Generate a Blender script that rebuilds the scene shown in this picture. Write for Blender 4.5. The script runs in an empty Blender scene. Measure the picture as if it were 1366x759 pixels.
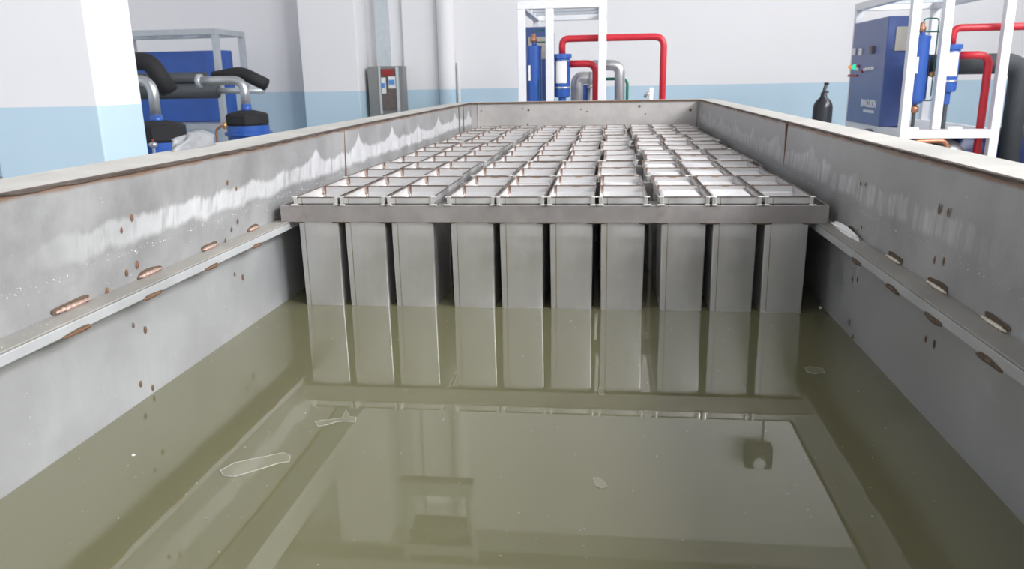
import bpy, bmesh, math, random
from mathutils import Vector, Matrix
random.seed(7)
S = bpy.context.scene
C = S.collection
CH = 1.7                                   # camera height above the hall floor (m)
F_PX = 1048.4

# ------------------------------------------------------------------ camera
RIGHT = Vector((0.99277, 0.118632, -0.018261)); UP = Vector((-0.012525, 0.253693, 0.967204)); FWD = Vector((-0.119374, 0.959982, -0.253345))
cam_d = bpy.data.cameras.new('camera'); cam = bpy.data.objects.new('camera', cam_d); C.objects.link(cam)
cam_d.sensor_fit = 'HORIZONTAL'; cam_d.sensor_width = 36; cam_d.lens = F_PX / 1366 * 36
cam.matrix_world = Matrix(((RIGHT.x, UP.x, -FWD.x, 0), (RIGHT.y, UP.y, -FWD.y, 0), (RIGHT.z, UP.z, -FWD.z, CH), (0, 0, 0, 1)))
cam_d.clip_end = 200
cam_d.dof.use_dof = True; cam_d.dof.focus_distance = 3.4; cam_d.dof.aperture_fstop = 4.5
S.camera = cam
# ------------------------------------------------------------------ light and exposure
S.view_settings.view_transform = 'Standard'; S.view_settings.look = 'None'
S.view_settings.gamma = 1; S.view_settings.use_curve_mapping = False
S.view_settings.exposure = 0.0
S.cycles.max_bounces = 8; S.cycles.diffuse_bounces = 5; S.cycles.glossy_bounces = 4
S.cycles.sample_clamp_indirect = 6
W = bpy.data.worlds.new('daylight'); S.world = W; W.use_nodes = True
W.node_tree.nodes['Background'].inputs[0].default_value = (0.86, 0.93, 1, 1); W.node_tree.nodes['Background'].inputs[1].default_value = .5
def area(name, loc, rot, sx, sy, power, col=(0.975, 0.98, 1)):
    l = bpy.data.lights.new(name, 'AREA'); l.shape = 'RECTANGLE'; l.size = sx; l.size_y = sy; l.energy = power; l.color = col
    o = bpy.data.objects.new(name, l); C.objects.link(o); o.location = loc; o.rotation_euler = rot
    return o
RW_WIN = [(-3.0, 3.6), (2.2, 3.6), (7.4, 3.6), (12.6, 3.6)]       # window centre (along the wall), width
for (yc, w), pw in zip(RW_WIN, (1800, 1050, 560, 170)):      # daylight through the right wall's windows
    area('window_light', (8.93, yc, 7.2), (0, math.radians(62), 0), 3.6, w - .1, pw)
for xc in (-5.5, 0.5, 6.0):                # daylight through the windows behind the camera
    area('window_light', (xc, -6.93, 4.6), (math.radians(80), 0, 0), 3.5, 3.2, 5)

# ------------------------------------------------------------------ helpers
def P(px, py, Y):
    """the photograph's pixel as a point at depth Y"""
    d = FWD + RIGHT * ((px - 683) / F_PX) - UP * ((py - 379.5) / F_PX)
    d = d * (Y / d.y); return Vector((d.x, d.y, d.z + CH))
def onX(px, py, X):
    d = FWD + RIGHT * ((px - 683) / F_PX) - UP * ((py - 379.5) / F_PX)
    d = d * (X / d.x); return Vector((d.x, d.y, d.z + CH))
def onZ(px, py, Z):
    d = FWD + RIGHT * ((px - 683) / F_PX) - UP * ((py - 379.5) / F_PX)
    d = d * ((Z - CH) / d.z); return Vector((d.x, d.y, Z))
def tag(o, label=None, cat=None, group=None, kind=None):
    if label: o['label'] = label
    if cat: o['category'] = cat
    if group: o['group'] = group
    if kind: o['kind'] = kind
    return o
def empty(name, loc=(0, 0, 0), rz=0, label=None, cat=None, group=None):
    o = bpy.data.objects.new(name, None); C.objects.link(o); o.location = loc; o.rotation_euler = (0, 0, rz); o.empty_display_size = .1
    return tag(o, label, cat, group)
def obj(name, bm, m, parent=None, smooth=False, loc=None, bevel=0):
    me = bpy.data.meshes.new(name); bm.normal_update(); bm.to_mesh(me); bm.free()
    o = bpy.data.objects.new(name, me); C.objects.link(o)
    if m: me.materials.append(m)
    if smooth:
        for p in me.polygons: p.use_smooth = True
    if parent: o.parent = parent
    if loc is not None: o.location = loc
    if bevel:
        b = o.modifiers.new('bevel', 'BEVEL'); b.width = bevel; b.segments = 2; b.limit_method = 'ANGLE'
    return o
def struct(name, bm, m, parent=None, **k):
    o = obj(name, bm, m, parent, **k)
    if not parent: o['kind'] = 'structure'
    return o
def box(bm, lo, hi, mat=None):
    vs = []
    for z in (lo[2], hi[2]):
        for (x, y) in ((lo[0], lo[1]), (hi[0], lo[1]), (hi[0], hi[1]), (lo[0], hi[1])):
            v = Vector((x, y, z)); vs.append(bm.verts.new(mat @ v if mat else v))
    for f in ((3, 2, 1, 0), (4, 5, 6, 7), (0, 1, 5, 4), (1, 2, 6, 5), (2, 3, 7, 6), (3, 0, 4, 7)):
        bm.faces.new([vs[i] for i in f])
    return bm
def B(lo, hi, mat=None): return box(bmesh.new(), lo, hi, mat)
def fillet(pts, r, n=6):
    pts = [Vector(p) for p in pts]; out = [pts[0]]
    for i in range(1, len(pts) - 1):
        a, b, c = pts[i - 1], pts[i], pts[i + 1]
        u, v = (a - b), (c - b); rr = min(r, u.length * .49, v.length * .49)
        p0, p1 = b + u.normalized() * rr, b + v.normalized() * rr
        for k in range(n + 1):
            t = k / n; out.append(p0 * (1 - t) ** 2 + b * 2 * t * (1 - t) + p1 * t * t)
    out.append(pts[-1]); return out
def tube(bm, pts, r, seg=16, caps=True, bend=0, n=7, rads=None):
    pts = fillet(pts, bend, n) if bend else [Vector(p) for p in pts]
    t = (pts[1] - pts[0]).normalized(); a = t.orthogonal().normalized(); rings = []
    for i, p in enumerate(pts):
        t2 = (pts[min(i + 1, len(pts) - 1)] - pts[max(i - 1, 0)]).normalized()
        a = (a - t2 * a.dot(t2)).normalized(); b = t2.cross(a)
        R_ = rads[i] if rads else r
        rings.append([bm.verts.new(p + (a * math.cos(2 * math.pi * k / seg) + b * math.sin(2 * math.pi * k / seg)) * R_) for k in range(seg)])
    for i in range(len(rings) - 1):
        for k in range(seg):
            bm.faces.new((rings[i][k], rings[i][(k + 1) % seg], rings[i + 1][(k + 1) % seg], rings[i + 1][k]))
    if caps:
        bm.faces.new(rings[0][::-1]); bm.faces.new(rings[-1])
    return bm
def T(pts, r, **k): return tube(bmesh.new(), pts, r, **k)
def lathe(bm, prof, c=(0, 0, 0), seg=32):
    """prof: list of (radius, z) from the bottom up"""
    rings = []; c = Vector(c)
    for (r, z) in prof:
        rings.append([bm.verts.new(c + Vector((math.cos(2 * math.pi * k / seg) * r, math.sin(2 * math.pi * k / seg) * r, z))) for k in range(seg)])
    for i in range(len(rings) - 1):
        for k in range(seg):
            bm.faces.new((rings[i][k], rings[i][(k + 1) % seg], rings[i + 1][(k + 1) % seg], rings[i + 1][k]))
    bm.faces.new(rings[0][::-1]); bm.faces.new(rings[-1])
    return bm
def LA(prof, c=(0, 0, 0), seg=32): return lathe(bmesh.new(), prof, c, seg)
def rrect(w, d, r, n=4):
    out = []
    for (cx, cy, a0) in ((w / 2 - r, d / 2 - r, 0), (-w / 2 + r, d / 2 - r, 90), (-w / 2 + r, -d / 2 + r, 180), (w / 2 - r, -d / 2 + r, 270)):
        for k in range(n):
            a = math.radians(a0 + 90 * k / (n - 1)); out.append((cx + r * math.cos(a), cy + r * math.sin(a)))
    return out
def smooth_by_angle(o, deg=35):
    for p in o.data.polygons: p.use_smooth = True
    o.data.set_sharp_from_angle(angle=math.radians(deg)) if hasattr(o.data, 'set_sharp_from_angle') else None
    return o

# ------------------------------------------------------------------ materials
class N:
    def __init__(s, name):
        s.m = bpy.data.materials.new(name); s.m.use_nodes = True; s.t = s.m.node_tree; s.b = s.t.nodes['Principled BSDF']
    def new(s, ty, **k):
        n = s.t.nodes.new(ty)
        for a, v in k.items():
            if isinstance(a, str) and hasattr(n, a): setattr(n, a, v)
        return n
    def link(s, a, b): s.t.links.new(a, b)
    def val(s, v):
        n = s.t.nodes.new('ShaderNodeValue'); n.outputs[0].default_value = v; return n.outputs[0]
    def math(s, op, a, b=None, c=None, clamp=False):
        n = s.t.nodes.new('ShaderNodeMath'); n.operation = op; n.use_clamp = clamp
        for i, x in enumerate((a, b, c)):
            if x is None: continue
            if isinstance(x, (int, float)): n.inputs[i].default_value = x
            else: s.link(x, n.inputs[i])
        return n.outputs[0]
    def ramp(s, x, lo, hi):            # smooth 0..1 between lo and hi
        n = s.t.nodes.new('ShaderNodeMapRange'); n.interpolation_type = 'SMOOTHSTEP'
        s.link(x, n.inputs[0])
        for i, v in ((1, lo), (2, hi)):
            if isinstance(v, (int, float)): n.inputs[i].default_value = v
            else: s.link(v, n.inputs[i])
        return n.outputs[0]
    def noise(s, scale, detail=4, rough=.55, vec=None, sc3=None):
        n = s.t.nodes.new('ShaderNodeTexNoise'); n.inputs['Scale'].default_value = scale; n.inputs['Detail'].default_value = detail; n.inputs['Roughness'].default_value = rough
        v = vec or s.coord()
        if sc3:
            mp = s.t.nodes.new('ShaderNodeMapping'); mp.inputs['Scale'].default_value = sc3; s.link(v, mp.inputs[0]); v = mp.outputs[0]
        s.link(v, n.inputs['Vector']); return n.outputs[0]
    def coord(s):
        if not hasattr(s, 'tc'): s.tc = s.t.nodes.new('ShaderNodeTexCoord')
        return s.tc.outputs['Object']
    def xyz(s):
        n = s.t.nodes.new('ShaderNodeSeparateXYZ'); s.link(s.coord(), n.inputs[0]); return n.outputs
    def mix(s, f, a, b):
        n = s.t.nodes.new('ShaderNodeMix'); n.data_type = 'RGBA'
        if isinstance(f, (int, float)): n.inputs[0].default_value = f
        else: s.link(f, n.inputs[0])
        for i, x in ((6, a), (7, b)):
            if isinstance(x, tuple): n.inputs[i].default_value = (*x, 1)
            else: s.link(x, n.inputs[i])
        return n.outputs[2]
    def base(s, x):
        if isinstance(x, tuple): s.b.inputs['Base Color'].default_value = (*x, 1)
        else: s.link(x, s.b.inputs['Base Color'])
    def set(s, rough=None, metal=None, spec=None):
        for k, v in (('Roughness', rough), ('Metallic', metal), ('Specular IOR Level', spec)):
            if v is None: continue
            if isinstance(v, (int, float)): s.b.inputs[k].default_value = v
            else: s.link(v, s.b.inputs[k])
    def bump(s, h, st=.2, dist=.01):
        n = s.t.nodes.new('ShaderNodeBump'); n.inputs['Strength'].default_value = st; n.inputs['Distance'].default_value = dist
        s.link(h, n.inputs['Height']); s.link(n.outputs[0], s.b.inputs['Normal'])
def plain(name, col, rough=.5, metal=0, var=.12, scale=12, bump=0):
    n = N(name); x = n.noise(scale)
    d = tuple(c * (1 - var) for c in col); l = tuple(min(1, c * (1 + var)) for c in col)
    n.base(n.mix(x, d, l)); n.set(rough, metal)
    if bump: n.bump(x, bump, .005)
    return n.m

M = {}
STEEL = (.43, .43, .42)
def steel(name, metal=.35, rough=.42, base=STEEL, var=.16, warm=None):
    n = N(name); a = n.ramp(n.noise(3.2, 7, .68), .3, .7); b = n.noise(40, 3, .6, sc3=(1, 1, .12))
    c = n.mix(a, tuple(x * (1 - var) for x in base), tuple(min(1, x * (1 + var)) for x in base))
    c = n.mix(n.math('MULTIPLY', b, .35), c, tuple(x * .8 for x in base))
    if warm: c = n.mix(n.math('MULTIPLY', n.ramp(n.noise(7, 5, .7), .55, .8), .5), c, warm)
    n.base(c); n.set(n.math('MULTIPLY_ADD', a, .25, rough - .12), metal); n.bump(n.noise(90, 2), .05, .002)
    return n
M['steel'] = steel('brushed_steel').m
M['bar'] = steel('rack_bar_steel', metal=.45, base=(.37, .345, .335), warm=(.24, .18, .15)).m
M['plate'] = steel('tank_lower_plate', metal=.4, rough=.4, base=(.42, .425, .43), var=.08).m
M['ledge_steel'] = steel('ledge_top_steel', metal=.3, rough=.55, base=(.33, .315, .285), warm=(.24, .19, .14)).m
M['ledge_leg'] = steel('ledge_leg_steel', metal=.4, rough=.42, base=(.52, .53, .54), var=.06).m
M['lug'] = plain('bright_lug_steel', (.8, .79, .76), .25, .7)
def wall_plate(name, side):
    """upper tank plate: grey steel with a band of dried salt, scalloped along its top, and rust below the rim"""
    n = steel(name, metal=.3, rough=.48, base=(.335, .335, .335) if side < 0 else (.36, .36, .36), var=.18)
    X, Y, Z = n.xyz()
    c = n.b.inputs['Base Color'].links[0].from_socket
    ns = n.noise(5, 6, .65, sc3=(1, 1, .5)); nb = n.noise(1.3, 3)
    u = n.math('FRACT', n.math('DIVIDE', Y, .78)); v = n.math('ABSOLUTE', n.math('MULTIPLY_ADD', u, 2, -1))
    sc = n.math('POWER', v, 5)                                       # peaks where two sheets of run-off meet
    far = n.ramp(Y, 3.0, 4.2)
    top = n.math('MULTIPLY_ADD', n.math('MULTIPLY', sc, far), .085, CH - .40)
    top = n.math('MULTIPLY_ADD', n.math('SUBTRACT', ns, .5), .13 if side < 0 else .2, top)
    up = n.math('SUBTRACT', 1, n.ramp(n.math('SUBTRACT', Z, top), -.012, .012))
    lowedge = n.math('MULTIPLY_ADD', n.math('SUBTRACT', ns, .5), .09, CH - .475)
    low = n.ramp(n.math('SUBTRACT', Z, lowedge), -.015, .015)
    near = n.ramp(n.math('MULTIPLY_ADD', nb, .6, Y), 2.05, 2.75)
    mk = n.math('MULTIPLY', n.math('MULTIPLY', up, low), near)
    streak = n.noise(22, 4, .6, sc3=(1, 1, .1))
    mk = n.math('MULTIPLY', mk, n.ramp(streak, .35 if side > 0 else .18, .62 if side > 0 else .5))
    mk = n.math('MULTIPLY', mk, n.math('MULTIPLY_ADD', n.noise(9, 5, .7), .7, .35 if side < 0 else 0.05), None, True)
    c2 = n.mix(mk, c, (.74, .745, .76))
    # heat-tinted brown under the welded rim
    r = n.math('MULTIPLY', n.ramp(n.math('MULTIPLY_ADD', n.math('SUBTRACT', ns, .5), .03, Z), CH - .279, CH - .264), .85)
    c3 = n.mix(r, c2, (.22, .115, .06))
    n.base(c3)
    # water-darkened foot of the plate next to the racks
    return n.m
M['wall_l'] = wall_plate('tank_plate_with_salt_band', -1); M['wall_r'] = wall_plate('tank_plate_with_salt_streaks', 1)
n = steel('end_plate_steel', metal=.3, rough=.5, base=(.52, .5, .48), var=.12, warm=(.36, .31, .27)); M['end'] = n.m
n = steel('rim_flange_steel', metal=.15, rough=.6, base=(.50, .485, .45), var=.15, warm=(.38, .33, .27)); M['rim'] = n.m
M['rim_edge'] = plain('rusty_cut_edge', (.085, .065, .055), .7, .1, .6, 30)
M['rust'] = plain('rust', (.15, .075, .04), .75, 0, .45, 60)
M['rust_dark'] = plain('dark_weld_scale', (.1, .07, .045), .7, .1, .4, 60)
M['bead'] = plain('weld_bead_metal', (.52, .36, .3), .35, .6, .45, 60, .4)
M['bead_pale'] = plain('pale_weld_bead_metal', (.72, .66, .56), .35, .5, .3, 80, .4)
M['salt'] = plain('dried_salt', (.85, .85, .84), .8, 0, .08)
# ice can steel: weld seam on the front face, rust on rim and in the back corner
def can_mat(name, inner):
    n = steel(name, metal=.92, rough=.42, base=(.76, .75, .745), var=.06)
    X, Y, Z = n.xyz(); c = n.b.inputs['Base Color'].links[0].from_socket
    ns = n.noise(25, 4)
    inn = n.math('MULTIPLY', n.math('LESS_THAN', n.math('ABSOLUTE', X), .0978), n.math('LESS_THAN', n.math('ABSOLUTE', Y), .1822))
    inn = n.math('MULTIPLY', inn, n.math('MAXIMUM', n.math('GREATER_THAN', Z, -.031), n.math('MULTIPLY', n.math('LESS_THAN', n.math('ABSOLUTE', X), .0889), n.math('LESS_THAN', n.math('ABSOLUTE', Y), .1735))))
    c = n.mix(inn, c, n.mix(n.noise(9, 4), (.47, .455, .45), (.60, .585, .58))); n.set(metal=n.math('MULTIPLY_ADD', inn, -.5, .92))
    # vertical seam
    d = n.math('ABSOLUTE', n.math('ADD', X, .066)); fr = n.math('LESS_THAN', Y, -.176)
    s1 = n.math('MULTIPLY', n.math('SUBTRACT', 1, n.ramp(d, .0008, .003)), fr)
    s1 = n.math('MULTIPLY', s1, n.ramp(n.noise(6, 3), .3, .55))
    ed = n.math('MULTIPLY', n.math('GREATER_THAN', n.math('ABSOLUTE', X), .0895), n.math('MULTIPLY', fr, n.ramp(ns, .35, .6)))
    c = n.mix(n.math('MULTIPLY', ed, .6), c, (.25, .19, .14))
    c = n.mix(n.math('MULTIPLY', s1, .8), c, (.26, .19, .09))
    # rust along rim
    r = n.math('MULTIPLY', n.ramp(Z, -.007, -.003), n.ramp(ns, .2, .45)); c = n.mix(n.math('MULTIPLY', r, .92), c, (.15, .10, .07))
    # dark weld stain where the bar sits at the corners of the front face
    # inside: back corner weld and a brown patch at the middle of the back wall
    cx = n.math('ABSOLUTE', n.math('ADD', X, .0905)); k = n.math('MULTIPLY', n.math('SUBTRACT', 1, n.ramp(cx, .005, .008)), n.math('GREATER_THAN', Y, .15))
    c = n.mix(n.math('MULTIPLY', k, n.ramp(n.noise(4, 2), .25, .45)), c, (.13, .075, .05))
    px = n.math('MULTIPLY', n.math('SUBTRACT', 1, n.ramp(n.math('ABSOLUTE', n.math('ADD', X, -.005)), .012, .024)), n.math('MULTIPLY', n.math('MULTIPLY', n.ramp(Z, -.012, -.006), n.math('GREATER_THAN', Y, .15)), n.math('GREATER_THAN', n.new('ShaderNodeObjectInfo').outputs['Random'], .62)))
    c = n.mix(n.math('MULTIPLY', px, .8), c, (.24, .15, .09))
    n.base(c); return n.m
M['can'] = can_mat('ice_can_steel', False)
# murky brine: opaque olive body under a still, glossy surface
n = N('murky_brine'); a = n.noise(.8, 3); n.base(n.mix(a, (.127, .120, .064), (.143, .138, .080))); n.set(.012, 0); n.b.inputs['IOR'].default_value = 1.62
n.bump(n.noise(1.1, 2), .02, .01); M['water'] = n.m
n = N('clear_film'); n.base((.185, .18, .12)); n.set(.05, 0); n.b.inputs['IOR'].default_value = 1.6; M['film'] = n.m
n = N('film_rim'); n.base((.75, .75, .68)); n.set(.2, 0); n.b.inputs['Transmission Weight'].default_value = .5; n.b.inputs['IOR'].default_value = 1.3; M['film_rim'] = n.m
n = N('cloudy_ice'); a = n.noise(14, 4); n.base(n.mix(a, (.58, .57, .57), (.78, .77, .77))); n.set(n.math('MULTIPLY_ADD', a, .5, .12), 0); n.b.inputs['IOR'].default_value = 1.4; n.bump(n.noise(9, 3), .06, .01); M['ice'] = n.m
# hall paint: white above, pale blue dado below
PAINT = CH - .185
def hall_paint(name):
    n = N(name); tc = n.t.nodes.new('ShaderNodeNewGeometry'); sp = n.t.nodes.new('ShaderNodeSeparateXYZ'); n.link(tc.outputs['Position'], sp.inputs[0])
    f = n.math('LESS_THAN', sp.outputs[2], PAINT); a = n.noise(.7, 4)
    w = n.mix(a, (.89, .88, .89), (.93, .92, .93)); b = n.mix(a, (.54, .71, .83), (.58, .75, .87))
    n.base(n.mix(f, w, b)); n.set(.75, 0); return n.m
M['paint'] = hall_paint('white_and_pale_blue_wall_paint')
M['floor'] = plain('concrete_floor', (.36, .36, .35), .6, 0, .15, 2)
M['ceiling'] = plain('ceiling_paint', (.6, .6, .6), .8)
M['winframe'] = plain('window_frame_white', (.75, .75, .75), .5)
M['white_steel'] = plain('white_painted_frame', (.86, .86, .87), .4, .1, .05)
M['grey_steel'] = plain('galvanised_frame', (.5, .53, .56), .4, .35, .12)
M['blue'] = plain('blue_enamel', (.035, .11, .42), .28, 0, .1, 3)
M['blue_cab'] = plain('blue_cabinet_paint', (.075, .12, .32), .35, 0, .08, 3)
M['blue_tank'] = plain('blue_tank_paint', (.012, .022, .10), .3, 0, .15, 3)
M['red'] = plain('red_pipe_paint', (.58, .025, .04), .35, 0, .1, 5)
M['green'] = plain('green_pipe_paint', (.01, .22, .12), .4)
M['dgreen'] = plain('dark_green_tube', (.03, .16, .12), .4)
M['black'] = plain('black_foam', (.016, .016, .018), .75, 0, .2, 20, .2)
M['dgrey'] = plain('dark_grey_insulation', (.06, .068, .075), .65, 0, .15, 8)
M['silver'] = plain('bare_pipe_metal', (.55, .56, .57), .3, .75, .08, 6)
M['alum'] = plain('aluminium_cladding', (.62, .62, .62), .35, .6, .1, 10)
M['brass'] = plain('brass', (.62, .36, .14), .3, .7)
M['copper'] = plain('copper', (.5, .23, .14), .35, .7, .25, 20)
M['white'] = plain('white_plastic', (.85, .85, .83), .5)
M['vent'] = plain('vent_grille', (.45, .43, .38), .5)
M['panel_grey'] = plain('panel_box_grey', (.27, .27, .265), .45, .2)
M['panel_dark'] = plain('panel_inside', (.16, .13, .12), .6, 0, .4, 12)
M['trunk'] = plain('cable_trunking_grey', (.60, .65, .68), .5)
M['breaker'] = plain('breaker_blue', (.1, .3, .7), .4)
M['gas'] = plain('black_cylinder_paint', (.012, .014, .02), .3)
M['crane'] = plain('crane_girder_paint', (.30, .30, .29), .5)
M['concrete'] = plain('white_painted_concrete', (.8, .8, .79), .7)
M['letter'] = plain('white_lettering', (.8, .82, .85), .5)
M['bag'] = plain('crumpled_plastic', (.22, .225, .235), .4, 0, .2, 25, .6)
M['redbtn'] = plain('red_button', (.35, .03, .03), .4)
def glow(name, col, st):
    n = N(name); n.base(col); n.b.inputs['Emission Color'].default_value = (*col, 1); n.b.inputs['Emission Strength'].default_value = st; return n.m
M['lamp_green'] = glow('lit_green_lamp', (.03, .7, .4), .9); M['lamp_orange'] = glow('lit_orange_lamp', (1, .3, .04), .6)
M['tyre'] = M['black']

# ------------------------------------------------------------------ the hall
XL, XR, YB, YF, H = -12.0, 9.0, -7.0, 16.3, 10.0
struct('floor', B((XL - .3, YB - .3, -.2), (XR + .3, YF + .3, 0)), M['floor'])
struct('ceiling', B((XL - .3, YB - .3, H), (XR + .3, YF + .3, H + .2)), M['ceiling'])
struct('wall_back', B((XL - .3, YF, 0), (XR + .3, YF + .3, H)), M['paint'])
struct('wall_left', B((XL - .3, YB, 0), (XL, YF, H)), M['paint'])
def holed(axis, pos, th, a0, a1, holes, z0, z1):
    """a wall with window holes: strips of box"""
    bm = bmesh.new(); holes = sorted(holes)
    def bx(lo, hi, zl, zh):
        if axis == 'x': box(bm, (pos, lo, zl), (pos + th, hi, zh))
        else: box(bm, (lo, pos, zl), (hi, pos + th, zh))
    bx(a0, a1, 0, z0); bx(a0, a1, z1, H); e = a0
    for (c, w) in holes: bx(e, c - w / 2, z0, z1); e = c + w / 2
    bx(e, a1, z0, z1)
    return bm
struct('wall_right', holed('x', XR, .3, YB, YF, RW_WIN, 5.3, 9.1), M['paint'])
BW = [(-5.5, 3.8), (0.5, 3.8), (6.0, 3.8)]
struct('wall_front', holed('y', YB - .3, .3, XL, XR, BW, 2.8, 6.4), M['paint'])
def window(i, axis, c, w, z0, z1):
    bm = bmesh.new()
    def bx(a, b, zl, zh):
        if axis == 'x': box(bm, (XR + .12, a, zl), (XR + .18, b, zh))
        else: box(bm, (a, YB - .18, zl), (b, YB - .12, zh))
    t = .06
    for k in range(4):
        x = c - w / 2 + (w - t) * k / 3; bx(x, x + t, z0, z1)
    for k in range(3):
        z = z0 + (z1 - z0 - t) * k / 2; bx(c - w / 2, c + w / 2, z, z + t)
    struct('window_%d' % i, bm, M['winframe'])
for i, (c, w) in enumerate(RW_WIN): window(i + 1, 'x', c, w, 5.3, 9.1)
for i, (c, w) in enumerate(BW): window(i + 5, 'y', c, w, 2.8, 6.4)
# pillars of the left row
PX = -4.9
PILLARS = [(7.25, 8.0), (15.55, YF)]
for i, (y0, y1) in enumerate(PILLARS):
    struct('pillar_%d' % (i + 1), B((PX - 1.15, y0, 0), (PX, y1, H)), M['paint'], bevel=.015)
    bm = bmesh.new()                       # corbel that carries the runway beam
    ym, d = (y0 + y1) / 2, .22
    pr = [(PX, 4.75), (PX, 5.62), (PX + .42, 5.62), (PX + .42, 5.3)]
    a = [bm.verts.new((x, ym - d, z)) for x, z in pr]; b = [bm.verts.new((x, ym + d, z)) for x, z in pr]
    bm.faces.new(a); bm.faces.new(b[::-1])
    for k in range(4): bm.faces.new((a[k], b[k], b[(k + 1) % 4], a[(k + 1) % 4]))
    struct('trim_%d' % (i + 1), bm, M['crane'])
bm = bmesh.new(); box(bm, (PX - .1, YB, 5.62), (PX + .42, YF, 6.12)); struct('trim_3', bm, M['concrete'])
bm = bmesh.new(); box(bm, (XR - .35, YB, 7.0), (XR, YF, 7.2)); struct('trim_4', bm, M['concrete'])
# pilaster, round column and conduits on the far wall
a, b = P(538, 60, YF - .12), P(583, 60, YF - .12)
struct('trim_5', B((a.x, YF - .12, 0), (b.x, YF, H)), M['paint'])
c = P(594, 60, YF - .28)
bm = LA([(.165, 0), (.165, H)], (c.x, YF - .22, 0), 28); o = struct('trim_6', bm, M['paint']); smooth_by_angle(o)
a, b = P(609, 90, YF - .05), P(616, 90, YF - .05)
o = obj('cable_conduit', T([(a.x + .03, YF - .04, .2), (a.x + .03, YF - .04, CH + .33)], .035), M['white'])
tag(o, 'white plastic conduit on the far wall beside the round column', 'conduit')
# wall lamp high on the far wall, seen only in the water
d = FWD + RIGHT * ((1011 - 683) / F_PX) - UP * ((607 - 379.5) / F_PX); d = d * ((YF - .3) / d.y)
lz = -2 - d.z + CH
wl = empty('wall_lamp', (d.x, YF, lz), 0, 'square wall lamp high on the far wall, mirrored in the water at right', 'lamp')
obj('lamp_housing', B((-.28, -.45, -.26), (.28, -.12, .26)), M['dgrey'], wl, bevel=.02)
obj('mounting_bracket', B((-.2, -.16, .1), (.2, 0, .38)), M['black'], wl)
obj('lamp_lens', LA([(.14, 0), (.12, .03)], seg=20), M['white'], wl, loc=(0, -.47, .12)).rotation_euler = (math.radians(90), 0, 0)
obj('lamp_cable', T([(.14, -.02, .2), (.14, -.02, -2.2)], .012, seg=8), M['dgrey'], wl)
# bridge crane above, seen in the water
CY = 9.6
cr = empty('bridge_crane', (0, CY, 6.12), 0, 'grey bridge crane girder with hanging hoist under the ceiling, mirrored in the water', 'crane')
obj('girder', B((PX, -.18, .10), (XR - .4, .18, .62)), M['crane'], cr)
obj('end_carriage', B((PX, -1.2, .005), (PX + .3, 1.2, .3)), M['crane'], cr); obj('end_carriage', B((XR - .42, -1.2, .4), (XR - .38, 1.2, .66)), M['crane'], cr)
obj('end_carriage', B((XR - .38, -1.2, 1.085), (XR - .05, 1.2, 1.3)), M['crane'], cr); obj('carriage_link', B((XR - .42, -.18, .62), (XR - .1, .18, 1.09)), M['crane'], cr)
hx = -.236 * CY
for s in (-1, 1):
    obj('hoist_leg', tube(bmesh.new(), [(hx + s * .50, -.1, .12), (hx + s * .42, -.1, -1.0)], .045, seg=8), M['crane'], cr)
obj('hoist_frame', B((hx - .5, -.18, -.18), (hx + .5, .18, -.02)), M['crane'], cr)
obj('hoist_drum', T([(hx - .36, 0, -.35), (hx + .36, 0, -.35)], .16, seg=18), M['dgrey'], cr, smooth=True)
obj('lower_beam', B((hx - .52, -.14, -1.12), (hx + .5, .04, -.92)), M['crane'], cr)
obj('hook_block', B((hx - .14, -.1, -1.0), (hx + .14, .1, -.8)), M['white'], cr)

# electrical cabinet and trunking next to the second pillar
p0, p1 = P(494, 150, 15.9), P(537, 88, 15.9)
ec = empty('electrical_cabinet', (p0.x, 15.9, 0), 0, 'open-fronted grey electrical cabinet with blue breakers on the far wall', 'electrical cabinet')
w = p1.x - p0.x; zt = p1.z; zb = zt - .98
bm = bmesh.new(); box(bm, (0, .02, zb), (w, .4, zt)); obj('cabinet_body', bm, M['panel_grey'], ec, bevel=.01)
obj('open_door', B((0, -.02, zb), (w * .31, .015, zt - .02)), M['panel_grey'], ec)
obj('breaker_recess', B((w * .36, .0, zb + .12), (w * .8, .018, zt - .05)), M['panel_dark'], ec)
obj('cabinet_frame', B((w * .31, -.03, zb + .05), (w * .36, .018, zt - .01)), M['trunk'], ec)
obj('cabinet_frame', B((w * .8, -.03, zb + .05), (w * .87, .018, zt - .01)), M['trunk'], ec)
for (x0, x1, z0, z1) in ((.38, .5, .45, .76), (.58, .78, .55, .78)):
    br = obj('breaker', B((w * x0, -.04, zb + z0), (w * x1, .0, zb + z1)), M['white'], ec)
    obj('breaker_switch', B((w * (x0 + .02), -.06, (2 * zb + z0 + z1) / 2 - .04), (w * (x1 - .02), -.04, (2 * zb + z0 + z1) / 2 + .05)), M['breaker'], br)
obj('busbar', B((w * .42, -.03, zb + .8), (w * .72, 0, zb + .92)), M['redbtn'], ec)
obj('support_leg', B((.02, .1, 0), (.1, .35, zb)), M['dgrey'], ec); obj('support_leg', B((w - .1, .1, 0), (w - .02, .35, zb)), M['dgrey'], ec)
a, b = P(500, 40, 16.1), P(515, 40, 16.1)
tag(obj('cable_trunking', B((a.x + .02, 16.05, zt + .005), (b.x + .02, YF - .003, H - .003)), M['trunk']), 'pale grey cable trunking rising from the electrical cabinet', 'cable trunking')

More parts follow.
